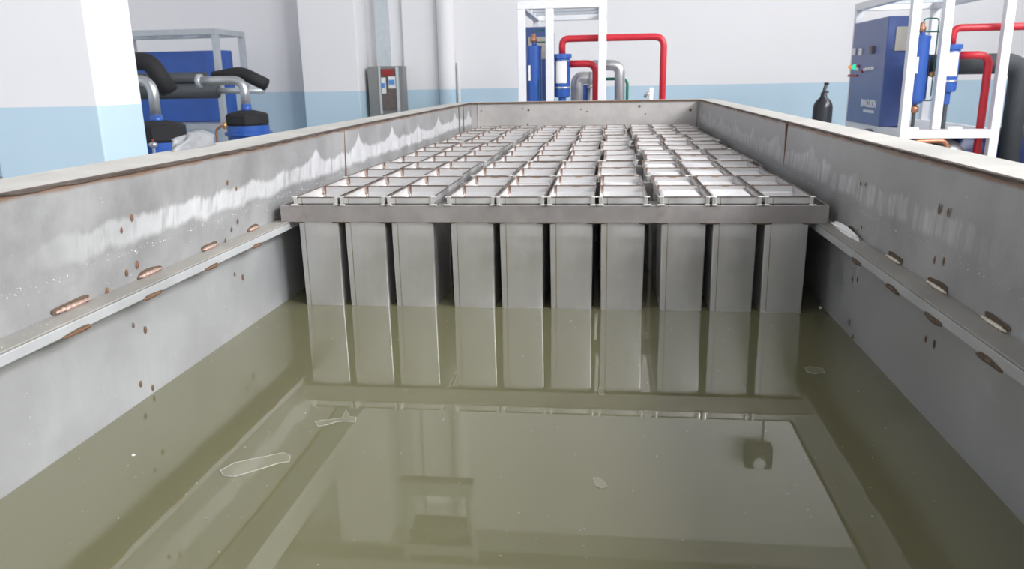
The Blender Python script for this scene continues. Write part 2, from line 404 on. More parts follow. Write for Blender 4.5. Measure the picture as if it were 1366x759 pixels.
# ------------------------------------------------------------------ the brine tank
ZR, ZL, ZW, ZB = CH - .25, CH - .607, CH - 1.0, CH - 2.1   # rim, ledge, water level, tank bottom
ZB = .06
XWL, XWR, Y0, Y1 = -1.507, .948, -.35, 8.76
def xl_top(y):                              # the left plate's top is pulled in a little between its stiffeners
    return XWL + .06 * math.exp(-((y - 2.9) / 1.3) ** 2)
tank = empty('brine_tank', (0, 4, 0), 0, 'long open steel brine tank with welded rim and inner ledges', 'tank')
tank_inv = Vector((0, -4, 0))
def tobj(name, bm, m, **k):
    bm.transform(Matrix.Translation(tank_inv)); o = obj(name, bm, m, tank, **k); return o
def sheet(fx, y0, y1, z0, z1, th, ny=60, nz=6):
    bm = bmesh.new(); g = {}
    for s in (0, 1):
        for i in range(ny + 1):
            for j in range(nz + 1):
                y = y0 + (y1 - y0) * i / ny; z = z0 + (z1 - z0) * j / nz
                g[s, i, j] = bm.verts.new((fx(y, j / nz) + s * th, y, z))
    for i in range(ny):
        for j in range(nz):
            for s in (0, 1):
                q = [g[s, i, j], g[s, i + 1, j], g[s, i + 1, j + 1], g[s, i, j + 1]]
                bm.faces.new(q if (s == 0) == (th < 0) else q[::-1])
    for i in range(ny):
        for j in (0, nz): bm.faces.new((g[0, i, j], g[1, i, j], g[1, i + 1, j], g[0, i + 1, j]))
    for j in range(nz):
        for i in (0, ny): bm.faces.new((g[0, i, j], g[1, i, j], g[1, i, j + 1], g[0, i, j + 1]))
    bmesh.ops.recalc_face_normals(bm, faces=bm.faces)
    return bm
def shift_mat(bm): return bm
# upper side plates keep world-like coordinates for the salt band, so their origin stays at the hall's zero
def wobj(name, bm, m, **k):
    o = obj(name, bm, m, tank, **k); o.location = tank_inv; return o
wobj('upper_side_plate', sheet(lambda y, t: XWL + (xl_top(y) - XWL) * t, Y0, Y1, ZL - .002, ZR - .008, -.006), M['wall_l'], smooth=False)
wobj('upper_side_plate', sheet(lambda y, t: XWR + .012 * t, Y0, Y1, ZL - .002, ZR - .008, .006), M['wall_r'])
wobj('lower_side_plate', B((XWL - .006, Y0, ZB), (XWL, Y1, ZL - .002)), M['plate'])
wobj('lower_side_plate', B((XWR, Y0, ZB), (XWR + .006, Y1, ZL - .002)), M['plate'])
wobj('end_plate', B((XWL, Y1, ZB), (XWR + .012, Y1 + .006, ZR - .008)), M['end'])
wobj('end_plate', B((XWL, Y0 - .006, ZB), (XWR + .012, Y0, ZR - .008)), M['end'])
wobj('tank_bottom', B((XWL, Y0, ZB - .05), (XWR, Y1, ZB)), M['plate'])
# insulated outer casing
OUT = .2
bm = bmesh.new()
box(bm, (XWL - OUT, Y0 - OUT, 0), (XWL - OUT + .02, Y1 + OUT, ZR - .008)); box(bm, (XWR + .15, Y0 - OUT, 0), (XWR + .17, Y1 + OUT, ZR - .008))
box(bm, (XWL - OUT + .02, Y1 + OUT - .02, 0), (XWR + .15, Y1 + OUT, ZR - .008)); box(bm, (XWL - OUT + .02, Y0 - OUT, 0), (XWR + .15, Y0 - OUT + .02, ZR - .008))
wobj('outer_casing', bm, M['end'])
# rim flange: left, right, far, near; its inner cut edge is dark and rusty
def rim_strip(fin, fout, y0, y1, ny=50):
    bm = bmesh.new(); pr = []
    for i in range(ny + 1):
        y = y0 + (y1 - y0) * i / ny
        pr.append([bm.verts.new((fin(y), y, ZR)), bm.verts.new((fout(y), y, ZR)), bm.verts.new((fout(y), y, ZR - .008)), bm.verts.new((fin(y), y, ZR - .008))])
    for i in range(ny):
        for k in range(4): bm.faces.new((pr[i][k], pr[i][(k + 1) % 4], pr[i + 1][(k + 1) % 4], pr[i + 1][k]))
    bm.faces.new(pr[0]); bm.faces.new(pr[-1][::-1]); bmesh.ops.recalc_face_normals(bm, faces=bm.faces); return bm
wobj('rim_flange', rim_strip(lambda y: xl_top(y), lambda y: XWL - OUT - .01, Y0 - OUT, Y1 + OUT), M['rim'])
wobj('rim_flange', rim_strip(lambda y: XWR + .012, lambda y: XWR + .18, Y0 - OUT, Y1 + OUT), M['rim'])
wobj('rim_flange', B((XWL, Y1 - .012, ZR - .008), (XWR + .012, Y1 + OUT, ZR)), M['rim'])
wobj('rim_flange', B((XWL, Y0 - OUT, ZR - .008), (XWR + .012, Y0 + .012, ZR)), M['rim'])
def edge_wave(y): return .002 * math.sin(y * 31) + .0015 * math.sin(y * 77 + 1)
def edge_strip(fx, sgn, y0, y1):
    bm = bmesh.new(); ny = 160; pr = []
    for i in range(ny + 1):
        y = y0 + (y1 - y0) * i / ny; x = fx(y); h = .0095 + edge_wave(y)
        pr.append([bm.verts.new((x, y, ZR + .0015)), bm.verts.new((x + sgn * (.009 + edge_wave(y * 1.3)), y, ZR - .001)), bm.verts.new((x + sgn * .007, y, ZR - h)), bm.verts.new((x, y, ZR - h))])
    for i in range(ny):
        for k in range(4): bm.faces.new((pr[i][k], pr[i][(k + 1) % 4], pr[i + 1][(k + 1) % 4], pr[i + 1][k]))
    bm.faces.new(pr[0]); bm.faces.new(pr[-1][::-1]); bmesh.ops.recalc_face_normals(bm, faces=bm.faces); return bm
wobj('rim_weld', edge_strip(lambda y: xl_top(y) - .001, 1, Y0, Y1 - .015), M['rim_edge'])
wobj('rim_weld', edge_strip(lambda y: XWR + .013, -1, Y0, Y1 - .015), M['rim_edge'])
wobj('rim_weld', B((XWL + .01, Y1 - .018, ZR - .014), (XWR, Y1 - .004, ZR + .001)), M['rust'])
# support ledges: angle iron, upper leg flat, lower leg hanging
for (xw, s) in ((XWL, 1), (XWR, -1)):
    bm = bmesh.new(); w = .078; x0, x1 = sorted((xw + s * .001, xw + s * w))
    box(bm, (x0, Y0, ZL - .006), (x1, Y1, ZL)); wobj('ledge_top', bm, M['ledge_steel'], bevel=.002)
    a, b = sorted((xw + s * (w + .001), xw + s * (w - .006))); wobj('ledge_leg', B((a, Y0, ZL - .036), (b, Y1, ZL - .007)), M['ledge_leg'], bevel=.002)
    # filler below that closes the flange back to the wall
    a, b = sorted((xw + s * .001, xw + s * (w - .007)))
    wobj('ledge_web', B((a, Y0, ZL - .036), (b, Y1, ZL - .030)), M['ledge_steel'])
# vertical sheet joints
for (px, y, X) in ((459.5, 195, XWL + .01), (1047, 200, XWR + .006)):
    q = onX(px, y, X); s = 1 if X < 0 else -1
    wobj('sheet_joint', T([(X - s * .006, q.y, ZL + .02), (X + s * (.0 if s > 0 else -.001), q.y, ZR - .012)], .007, seg=8), M['rust'])
for px in (612, 618):
    q = onX(px, 160, XWL); wobj('sheet_joint', T([(XWL, q.y, ZL + .02), (XWL, q.y, ZR - .012)], .008, seg=8), M['rim_edge'])
for px in (637, 930):
    q = P(px, 150, Y1 - .004); wobj('corner_weld', T([(q.x + (.006 if px < 700 else -.006), Y1 - .004, ZL + .02), (q.x + (.006 if px < 700 else -.006), Y1 - .004, ZR - .012)], .008, seg=8), M['steel'])
# weld beads on the ledges
def bead(c, L, r, m, up, halo):
    """a stitch weld: rough metal ridge lying along the joint in a scorched oval"""
    bm = bmesh.new(); n = 14; pts = []; rads = []
    for i in range(n + 1):
        t = i / n; pts.append(Vector(c) + Vector((0, (t - .5) * L, 0)) + Vector((0, 0, .0015 * math.sin(i * 2.7)))); rads.append(r * (math.sin(math.pi * min(max(t, .04), .96)) ** .35) * (1 + .18 * math.sin(i * 3.1)))
    tube(bm, pts, r, seg=8, rads=rads)
    o = wobj('weld_bead', bm, m); return o
def halo_disc(c, L, h, nx):
    """scorch mark: a thin oval scale on the plate around the bead (nx: direction out of the plate)"""
    bm = bmesh.new(); k = 22; vs = []; 
    for i in range(k):
        a = 2 * math.pi * i / k; rr = 1 + .12 * math.sin(3 * a + c[1] * 9)
        vs.append(Vector((c[0], c[1] + math.cos(a) * L * .5 * rr, c[2] + math.copysign(abs(math.sin(a)) ** .6, math.sin(a)) * h * .5 * rr)))
    f = [bm.verts.new(v + Vector((nx * .0012, 0, 0))) for v in vs]; g = [bm.verts.new(v - Vector((nx * .001, 0, 0))) for v in vs]
    bm.faces.new(f); bm.faces.new(g[::-1])
    for i in range(k): bm.faces.new((f[i], g[i], g[(i + 1) % k], f[(i + 1) % k]))
    bmesh.ops.recalc_face_normals(bm, faces=bm.faces)
    return wobj('weld_scorch', bm, M['rust_dark'])
for (px, py, L) in ((96, 405, .15), (199, 362, .13), (279, 327, .11), (338, 305, .10)):
    q = onX(px, py, XWL + .003); bead((XWL + .007, q.y, ZL + .007), L, .0075, M['bead'], 1, 1); halo_disc((XWL + .003, q.y, ZL + .010), L * 1.08, .026, 1)
for (px, py, L) in ((1194, 346, .13), (1252, 384, .14), (1329, 431, .13), (1136, 310, .1)):
    q = onX(px, py, XWR); bead((XWR - .007, q.y, ZL + .005), L, .0055, M['bead_pale'], 1, 1); halo_disc((XWR - .001, q.y, ZL + .012), L * 1.0, .022, -1)
for (px, py, L) in ((104, 443, .12), (204, 397, .10), (283, 359, .10), (343, 329, .09)):
    q = onX(px, py, XWL + .078); bead((XWL + .079, q.y, ZL - .038), L, .005, M['rust'], 1, 1); halo_disc((XWL + .0785, q.y, ZL - .037), L, .016, 1)
for (px, py, L) in ((1143, 345, .1), (1191, 381, .11), (1246, 422, .11), (1320, 474, .12)):
    q = onX(px, py, XWR - .078); bead((XWR - .079, q.y, ZL - .038), L, .005, M['rust_dark'], 1, 1); halo_disc((XWR - .0785, q.y, ZL - .037), L * 1.05, .018, -1)
# rust spots where the tie bolts are welded from outside
def spot(bm, c, r, ax, nx, el=1.6):
    k = 12; vs = []
    for i in range(k):
        a = 2 * math.pi * i / k; u, v = math.cos(a) * r, math.sin(a) * r * el
        vs.append(Vector(c) + (Vector((nx * .001, u, v)) if ax == 'x' else Vector((u, -.001, v))))
    ctr = Vector(c) + (Vector((nx * .004, 0, 0)) if ax == 'x' else Vector((0, -.004, 0)))
    t = bm.verts.new(ctr); ring = [bm.verts.new(v) for v in vs]
    for i in range(k): bm.faces.new((t, ring[i], ring[(i + 1) % k]))
bl, bb, br_ = bmesh.new(), bmesh.new(), bmesh.new()
for (px, py, r) in ((183, 353, 5), (169, 364, 4.5), (143, 388, 4.5), (317, 295, 3.5), (309, 306, 3), (301, 321, 3), (176, 290, 5), (162, 307, 4), (303, 243, 4), (315, 251, 3.5), (258, 344, 2.5)):
    q = onX(px, py, XWL + .02); t = (q.z - ZL) / (ZR - ZL); X = XWL + (xl_top(q.y) - XWL) * t + .001; q = onX(px, py, X); spot(bl, q, r * q.y / F_PX * .75, 'x', 1)
for (px, py, r) in ((178, 434, 3.5), (194, 440, 5), (313, 366, 3), (324, 370, 4), (188, 512, 4.5), (204, 517, 4)):
    q = onX(px, py, XWL + .001); spot(bl, q, r * q.y / F_PX * .75, 'x', 1)
for (px, py, r) in ((1253, 279, 6), (1265, 283, 5), (1247, 347, 4.5), (1259, 349, 5), (1144, 308, 3), (1150, 304, 3), (1148, 245, 2.5), (1155, 246, 2.5)):
    q = onX(px, py, XWR + .003); spot(br_, q, r * q.y / F_PX * .6, 'x', -1, 2.1)
for (px, py, r) in ((1137, 372, 3), (1144, 373, 3), (1235, 452, 4), (1246, 459, 5), (1133, 430, 3.5), (1138, 449, 3)):
    q = onX(px, py, XWR - .001); spot(br_, q, r * q.y / F_PX * .6, 'x', -1, 2.1)
for (px, py, r) in ((642, 148, 2), (697, 145, 2), (705, 147, 3), (775, 146, 2), (783, 149, 2), (853, 142, 3.5), (861, 152, 2), (921, 147, 3.5), (704, 166, 2.5)):
    q = P(px, py, Y1); spot(bb, q, r * q.y / F_PX * .5, 'y', 1, 1)
for b_ in (bl, br_, bb): wobj('rust_spots', b_, M['rust'])['kind'] = 'stuff'
# splashed salt specks along the plates
bm = bmesh.new()
def speck(bm, c, r):
    vs = [bm.verts.new(Vector(c) + Vector(d) * r * random.uniform(.5, 1)) for d in ((1, 0, 0), (-1, 0, 0), (0, 1, 0), (0, -1, 0), (0, 0, 1), (0, 0, -1))]
    for f in ((0, 2, 4), (2, 1, 4), (1, 3, 4), (3, 0, 4), (2, 0, 5), (1, 2, 5), (3, 1, 5), (0, 3, 5)): bm.faces.new([vs[i] for i in f])
for k in range(760):
    s = random.random() < .6; y = 1.3 + random.random() ** 1.4 * 3.6
    z = CH - .508 + random.gauss(0, .004 if k % 3 else .014) if random.random() < .8 else ZL + random.random() * .3
    t = (z - ZL) / (ZR - ZL)
    x = XWL + (xl_top(y) - XWL) * t + .001 if s else XWR - .001 + .012 * t
    speck(bm, (x, y, z), random.choice((.0012, .0015, .002, .003)) * random.uniform(.5, 1))
for k in range(90):
    y = random.uniform(1.3, 3.2); speck(bm, (XWL + .001, y, random.uniform(ZW + .02, ZL - .05)), random.uniform(.0006, .0016))
for k in range(40):
    y = random.uniform(1.3, 3.2); speck(bm, (XWL + random.uniform(.005, .07), y, ZL), random.uniform(.001, .002))
wobj('salt_specks', bm, M['salt'])['kind'] = 'stuff'

# ------------------------------------------------------------------ the brine
bm = bmesh.new(); nx, ny = 40, 110; g = [[bm.verts.new((XWL + (XWR - XWL) * i / nx, Y0 + (Y1 - Y0) * j / ny, ZW)) for j in range(ny + 1)] for i in range(nx + 1)]
for i in range(nx):
    for j in range(ny): bm.faces.new((g[i][j], g[i + 1][j], g[i + 1][j + 1], g[i][j + 1]))
box(bm, (XWL, Y0, ZW - .5), (XWR, Y1, ZW - .02))
o = obj('brine_water', bm, M['water']); tag(o, 'still murky olive green brine filling the tank', 'water', kind='stuff')
# floating scraps
def scrap(name, pts, r, label, cat='plastic film', fill=True):
    pts = [onZ(px, py, ZW) for px, py in pts]; c = sum(pts, Vector()) / len(pts)
    t = empty(name, (c.x, c.y, ZW), 0, label, cat)
    q = [p - c + Vector((0, 0, .001)) for p in pts]
    bm = bmesh.new(); vs = [bm.verts.new(p + Vector((0, 0, .0004))) for p in q]; bm.faces.new(vs)
    ext = [bm.verts.new(p - Vector((0, 0, .0008))) for p in q]; bm.faces.new(ext[::-1])
    for i in range(len(vs)): bm.faces.new((vs[i], ext[i], ext[(i + 1) % len(vs)], vs[(i + 1) % len(vs)]))
    obj('film_sheet', bm, M['film'], t)
    obj('film_edge', T(q + [q[0]], r * .7, seg=6, caps=False), M['film_rim'], t)
scrap('floating_film', [(294, 628), (298, 635), (312, 636), (330, 631), (350, 625), (372, 618), (386, 616), (387, 608), (378, 604), (360, 608), (335, 613), (312, 618)], .0016, 'long clear strip of film floating in the left of the brine')
scrap('floating_film', [(420, 563), (424, 569), (436, 567), (448, 563), (460, 562), (474, 564), (475, 557), (466, 556), (462, 546), (456, 558), (440, 560), (428, 561)], .0013, 'small curled film scrap floating below the leftmost ice can')
scrap('floating_film', [(791, 638), (794, 648), (802, 652), (810, 650), (806, 643), (798, 637)], .0009, 'tiny wrinkled film scrap floating in the middle of the brine')
scrap('floating_film', [(1074, 491), (1080, 489), (1098, 492), (1100, 497), (1086, 499), (1076, 496)], .0011, 'whitish film scrap floating beside the rightmost ice can')
scrap('floating_film', [(798, 521), (800, 528), (806, 527), (804, 519), (801, 513)], .0009, 'tiny film scrap floating before the sixth ice can')
bm = bmesh.new()
for k in range(240):
    y = 1.25 + random.random() ** 1.2 * 2.0; x = random.uniform(XWL + .03, XWR - .03); r = random.choice((.0006, .0008, .001, .0015)); speck(bm, (x, y, ZW + .0003), r)
q = onZ(178, 607, ZW); speck(bm, q, .007); q = onZ(1020, 416, ZW); speck(bm, q, .012); q = onZ(1094, 411, ZW); speck(bm, q, .012)
tag(obj('foam_specks', bm, M['salt']), 'white specks of scum floating on the brine', 'scum', kind='stuff')

# ------------------------------------------------------------------ racks of ice cans
# px edges of the front faces, measured at the bar's lower edge
EDG = [(-1.388, -1.201), (-1.173, -.986), (-.958, -.766), (-.689, -.497), (-.470, -.279), (-.249, -.062), (-.028, .161), (.230, .418), (.446, .630), (.660, .839)]
CW, CD, CHT, PITCH, YR = .187, .356, 1.12, .375, 3.366
ZC = CH - .4947; ZBT, ZBB = CH - .532, ZL
def can_bm(dent=0):
    bm = bmesh.new(); rings = []
    prof = [(-.03, -CHT, .012), (-.006, -.60, .007), (0, -.10, .006), (0, -.036, .006), (.0062, -.030, .007), (.0062, -.003, .007), (.008, -.003, .007), (.008, 0, .007), (.0045, 0, .006), (.0035, -.004, .006), (.0035, -.030, .006), (-.006, -.042, .005), (-.006, -.12, .005), (-.03, -1.08, .008)]
    for (e, z, r) in prof:
        rings.append([bm.verts.new((x, y, z)) for x, y in rrect(CW + 2 * e * (.4 if e < -.005 else 1) - (.004 if z < -.5 else 0), CD + 2 * e * (.4 if e < -.005 else 1), r)])
    # dent the inner and outer long walls a little
    k = len(rings[0])
    for i in range(len(rings) - 1):
        for j in range(k): bm.faces.new((rings[i][j], rings[i][(j + 1) % k], rings[i + 1][(j + 1) % k], rings[i + 1][j]))
    bm.faces.new(rings[0][::-1]); bm.faces.new(rings[-1])
    return bm
meshes = []
o = obj('ice_can', can_bm(), M['can']); smooth_by_angle(o, 40); can_me = o.data; bpy.data.objects.remove(o)
def tab_bm():
    """hooked lug: a strip folded down the can's corner onto the bar, with a flat foot"""
    bm = bmesh.new(); box(bm, (-.0055, -.006, -.031), (.0055, .0, .001)); box(bm, (-.016, -.010, -.039), (.010, .002, -.031)); box(bm, (-.012, -.005, -.004), (.006, .008, .0015))
    return bm
o = obj('corner_lug', tab_bm(), M['lug'], bevel=.0025); tab_me = o.data; bpy.data.objects.remove(o)
o = obj('weld_spot', LA([(.002, -.006), (.011, -.004), (.013, 0), (.008, .004)], seg=12), M['rust_dark']); ws_me = o.data; bpy.data.objects.remove(o)
def link_child(name, me, par, loc, sc=None, bevel=0):
    c = bpy.data.objects.new(name, me); C.objects.link(c); c.parent = par; c.location = loc
    if sc: c.scale = sc
    if bevel: b = c.modifiers.new('bevel', 'BEVEL'); b.width = bevel; b.segments = 2
    return c
ORD = ['front', 'second', 'third', 'fourth', 'fifth', 'sixth', 'last']
SH = [0, -.017, .009, -.014, .012, -.012, .004]
BL, BR = -1.462, .912
for k in range(7):
    y0 = YR + 2 * PITCH * k; sh = SH[k]
    lab = 'frame of twenty steel ice cans nearest the open brine, first of the seven frames' if k == 0 else \
          'frame of twenty steel ice cans against the far end of the tank, last of seven' if k == 6 else \
          'frame of twenty steel ice cans, %s of the seven frames counted from the open brine' % ORD[k]
    rk = empty('ice_can_frame', (sh, y0, ZL), 0, lab, 'ice can frame', 'frames of ice cans in the tank')
    L = 2 * PITCH - .012
    fb = obj('front_bar', B((BL, -.010, 0), (BR, -.003, ZBT - ZBB)), M['bar'], rk, bevel=.0015)
    obj('rear_bar', B((BL, L - .001, 0), (BR, L + .0015, ZBT - ZBB)), M['bar'], rk)
    obj('side_bar', B((BL, .0, 0), (BL + .006, L - .001, ZBT - ZBB)), M['bar'], rk); obj('side_bar', B((BR - .006, .0, 0), (BR, L - .001, ZBT - ZBB)), M['bar'], rk)
    for (a, b) in EDG:
        cx = (a + b) / 2; w = (b - a); jx = random.uniform(-.003, .003) if k else 0
        for r in (0, 1):
            c = link_child('ice_can', can_me, rk, (cx + jx, .003 + CD / 2 + .004 + PITCH * r * .9965, ZC - ZL + (random.uniform(-.004, .002) if k or r else 0)), (w / CW, 1, 1))
            if r == 0:
                for s in (-1, 1): link_child('corner_lug', tab_me, c, (s * (CW / 2 + .001), -CD / 2 - .0085, 0), (s * -1.35, 1.3, 1.02), .002)
        if k == 0:
            for x in (a, b): link_child('weld_spot', ws_me, rk, (x + (.004 if x == a else -.004), -.004, -.001), (1.9, .6, .9))
    # two round spacer rods across the wide gaps
    for gx in (-.727, .195):
        obj('spacer_rod', T([(gx - .03, .10, .062), (gx + .03, .10, .062)], .005, seg=8), M['bar'], rk)
        obj('spacer_rod', T([(gx - .03, .16, .062), (gx + .03, .16, .062)], .005, seg=8), M['bar'], rk)
# stiffener bars between the cans reach down into the dark: nothing more to build there
# ice surfaces inside cans that are nearly full
def ice_bm(seed, w, d):
    rnd = random.Random(seed); bm = bmesh.new(); n = 8; pr = rrect(w, d, .012, 4); top = []
    c = bm.verts.new((0, 0, rnd.uniform(-.002, .006)))
    rings = []
    for f in (1, .86, .5):
        rings.append([bm.verts.new((x * f, y * f, (-.004 if f == 1 else 0) + rnd.uniform(-.0015, .0015) * (f != 1))) for x, y in pr])
    k = len(pr)
    for i in range(2):
        for j in range(k): bm.faces.new((rings[i][j], rings[i][(j + 1) % k], rings[i + 1][(j + 1) % k], rings[i + 1][j]))
    for j in range(k): bm.faces.new((rings[2][j], rings[2][(j + 1) % k], c))
    lo = [bm.verts.new((x * .97, y * .97, -.35)) for x, y in pr]
    for j in range(k): bm.faces.new((lo[j], lo[(j + 1) % k], rings[0][(j + 1) % k], rings[0][j]))
    bm.faces.new(lo[::-1]); return bm
ice_me = []
for s in range(3):
    o = obj('ice_block', ice_bm(s, CW - .018, CD - .018), M['ice'], smooth=True); ice_me.append(o.data); bpy.data.objects.remove(o)
CORD = ['leftmost', 'second', 'third', 'fourth', 'fifth', 'sixth', 'seventh', 'eighth', 'ninth', 'rightmost']
RORD = ['nearest', 'second', 'third', 'fourth', 'fifth', 'sixth', 'seventh', 'eighth', 'ninth', 'tenth', 'eleventh', 'twelfth', 'thirteenth', 'farthest']
for row in range(14):
    for ci in range(3, 10):
        lvl = {9: -.022, 8: -.016, 7: -.018, 6: -.05, 5: -.055, 4: -.06, 3: -.06}[ci]
        if row == 0 and ci in (3, 4, 5): continue
        if row == 0 and ci == 6: lvl = -.047
        if row == 0 and ci == 9: lvl = -.034
        if row == 1 and ci == 8: lvl = -.028
        if row == 1 and ci == 6: lvl = -.036
        if ci == 9 and row in (3, 4, 5, 6): lvl = -.05
        if ci < 7: lvl = lvl + .0025 * row * (1 if ci > 4 else .6)
        lvl = min(lvl + random.uniform(-.004, .004), -.012)
        k, r = divmod(row, 2); a, b = EDG[ci]
        o = bpy.data.objects.new('ice_block', random.choice(ice_me)); C.objects.link(o)
        o.location = ((a + b) / 2 + SH[k], YR + 2 * PITCH * k + .007 + CD / 2 + PITCH * r * .9965, ZC + lvl)
        o.scale = ((b - a) / CW, 1, 1)
        col = '%s column from left' % CORD[ci] if ci < 9 else 'rightmost column'
        tag(o, 'cloudy ice block in can, %s, %s' % (col, '%s row from brine' % RORD[row] if 0 < row < 13 else RORD[row] + ' row'), 'ice block', 'ice blocks inside the cans')
# white salt heap on the right ledge
def lump(name, c, sx, sy, sz, m, label, cat, seed=1, par=None):
    rnd = random.Random(seed); bm = bmesh.new(); bmesh.ops.create_icosphere(bm, subdivisions=4, radius=1)
    from mathutils import noise
    for v in bm.verts:
        d = 1 + .35 * noise.noise(v.co * 1.7 + Vector((seed, 0, 0))) + .12 * noise.noise(v.co * 5)
        v.co = Vector((v.co.x * sx * d, v.co.y * sy * d, max(v.co.z, -.25) * sz * d))
    o = obj(name, bm, m, smooth=True); o.location = c; tag(o, label, cat); return o
q = onX(1133, 312, XWR - .02)
lump('salt_heap', (XWR - .022, q.y + .05, ZL + .004), .016, .17, .018, M['salt'], 'white crust of salt lying on the right ledge beside the front frame', 'salt', 3)

# ------------------------------------------------------------------ refrigeration units
def unit(loc, rz, variant, label, scale=1):
    u = empty('refrigeration_unit', (loc[0], loc[1], 0), rz, label, 'refrigeration unit', 'refrigeration units around the tank')
    W_, D_, HT, SHF = 1.13, 2.3, CH + .945, CH - .69
    pm = M['white_steel'] if variant != 'plain' else M['grey_steel']
    p = .1
    for (x, y) in ((0, 0), (W_ - p, 0), (0, D_ - p), (W_ - p, D_ - p)):
        obj('frame_post', B((x, y, 0), (x + p, y + p, HT - p)), pm, u, bevel=.006)
    if variant != 'plain': obj('frame_post', B((.36, 0, SHF + .005), (.36 + p, p, HT - p)), pm, u, bevel=.006)
    for y in (0, D_ - p): obj('frame_beam', B((0, y, HT - p), (W_, y + p, HT)), pm, u, bevel=.006)
    for x in (0, W_ - p): obj('frame_beam', B((x, p, HT - p), (x + p, D_ - p, HT)), pm, u, bevel=.006)
    for y in (.55, 1.05, 1.6): obj('roof_slat', B((p, y, HT - .06), (W_ - p, y + .07, HT - .01)), M['grey_steel'], u)
    for y in (0, D_ - p): obj('shelf_beam', B((p, y, SHF - .1), (W_ - p, y + p, SHF)), pm, u)
    for x in (0, W_ - p): obj('shelf_beam', B((x, p, SHF - .1), (x + p, D_ - p, SHF)), pm, u)
    obj('shelf_plate', B((p, p, SHF - .03), (W_ - p, D_ - p, SHF - .005)), M['grey_steel'], u)
    # control cabinet along the left side
    cz0, cz1 = SHF + .0, CH + .67
    cx0, cx1, cy0, cy1 = -.03, .33, .70, 2.15
    if variant == 'plain': cx0, cx1, cy0, cy1, cz1 = .02, .33, .2, 2.02, CH + .61
    cab = obj('control_cabinet', B((cx0, cy0, cz0), (cx1, cy1, cz1)), M['blue'] if variant == 'plain' else M['blue_cab'], u, bevel=.012)
    vp = obj('vent_panel', B((cx0 + .1, cy0 - .012, cz1 - .42), (cx1 - .02, cy0, cz1 - .13)), M['vent'], cab)
    def fy(px): # pixel column on the control face -> local y (right-hand unit)
        q = onX(px, 80, loc[0] + cx0); return q.y - loc[1]
    def fz(py, px): return onX(px, py, loc[0] + cx0).z
    if variant == 'full':
        def face(name, px0, px1, py0, py1, m, d=.03, par=cab):
            y0_, y1_ = sorted((fy(px0), fy(px1))); pm_ = (px0 + px1) / 2; z0, z1 = sorted((fz(py0, pm_), fz(py1, pm_)))
            return obj(name, B((cx0 - d, y0_, z0), (cx0, y1_, z1)), m, par, bevel=.004)
        for (px, m_) in ((1139, 'white'), (1147.5, 'white')): face('meter', px - 1.6, px + 1.8, 64.5, 74, M[m_], .02)
        face('display_panel', 1161, 1165, 61.5, 72, M['panel_dark'], .03)
        for px, m_ in ((1136, 'lamp_orange'), (1141, 'lamp_green')):
            q = onX(px, 89.5, loc[0] + cx0); r = .036 if m_ == 'lamp_green' else .028
            o = obj('indicator_lamp', LA([(r, 0), (r, .02), (r * .6, .045)], seg=16), M[m_], cab, smooth=True); o.location = (cx0, q.y - loc[1], q.z); o.rotation_euler = (0, math.radians(-90), 0)
        for k in range(6): face('push_button', 1134.5 + k * 2.0, 1136 + k * 2.0, 99.5, 102.5, M['redbtn'], .02)
        for px, py, m_ in ((1146, 88.5, 'redbtn'), (1146, 92, 'white'), (1152, 95, 'redbtn'), (1156, 93, 'white'), (1159, 92, 'white'), (1162.5, 91.5, 'white'), (1166.5, 91, 'white')):
            face('push_button', px - 1, px + 1.1, py - 2, py + 2, M[m_], .025)
    if variant in ('full',):
        cu = bpy.data.curves.new('lettering', 'FONT'); cu.body = 'BNACUSON'; cu.size = .135; cu.extrude = .003; cu.offset = .004; cu.space_character = .93
        to = bpy.data.objects.new('lettering', cu); C.objects.link(to)
        dg = bpy.context.evaluated_depsgraph_get(); me = bpy.data.meshes.new_from_object(to.evaluated_get(dg)); bpy.data.objects.remove(to)
        lo = bpy.data.objects.new('lettering', me); C.objects.link(lo); me.materials.clear(); me.materials.append(M['letter']); lo.parent = cab
        wdt = max(v.co.x for v in me.vertices)
        # on the -X face: text runs towards -Y (nearer the viewer is to the right)
        q = onX(1148.5, 141.5, loc[0] + cx0); e = onX(1168.5, 141.5, loc[0] + cx0); sc = (q.y - e.y) / wdt
        lo.location = (cx0 - .004, q.y - loc[1], q.z - .0); lo.rotation_euler = (math.radians(90), 0, math.radians(-90)); lo.scale = (sc, 1, 1)
        bm = bmesh.new()
        for k in range(11): box(bm, (cx0 - .004, e.y - loc[1] + .06 + k * .042, q.z - .075), (cx0, e.y - loc[1] + .085 + k * .042, q.z - .04))
        obj('small_print', bm, M['letter'], cab)
    if variant == 'plain':
        return u
    # oil separator: tall blue cylinder before the cabinet
    x, y = .20, .18
    sep = obj('oil_separator', LA([(.02, CH - .40), (.06, CH - .385), (.092, CH - .35), (.095, CH - .33), (.095, CH + .36), (.10, CH + .36), (.10, CH + .40), (.05, CH + .41), (.03, CH + .42), (.03, CH + .45)], (x, y, 0)), M['blue'], u); smooth_by_angle(sep)
    obj('brass_valve', LA([(.02, 0), (.045, .02), (.045, .06), (.025, .08), (.03, .11), (.01, .12)], (x - .01, y, CH + .44), 12), M['copper'], sep, smooth=True)
    obj('drain_valve', LA([(.02, 0), (.05, .03), (.05, .07), (.02, .1)], (x, y, CH - .50), 12), M['copper'], sep, smooth=True)
    obj('drain_pipe', T([(x, y, SHF), (x, y, CH - .49)], .02, seg=10), M['dgrey'], sep)
    obj('level_tube', T([(x + .0, y, CH + .50), (x + .0, y, CH + .60), (x + .18, y + .02, CH + .60), (x + .18, y + .02, CH - .3)], .008, seg=8, bend=.05), M['dgreen'], sep)
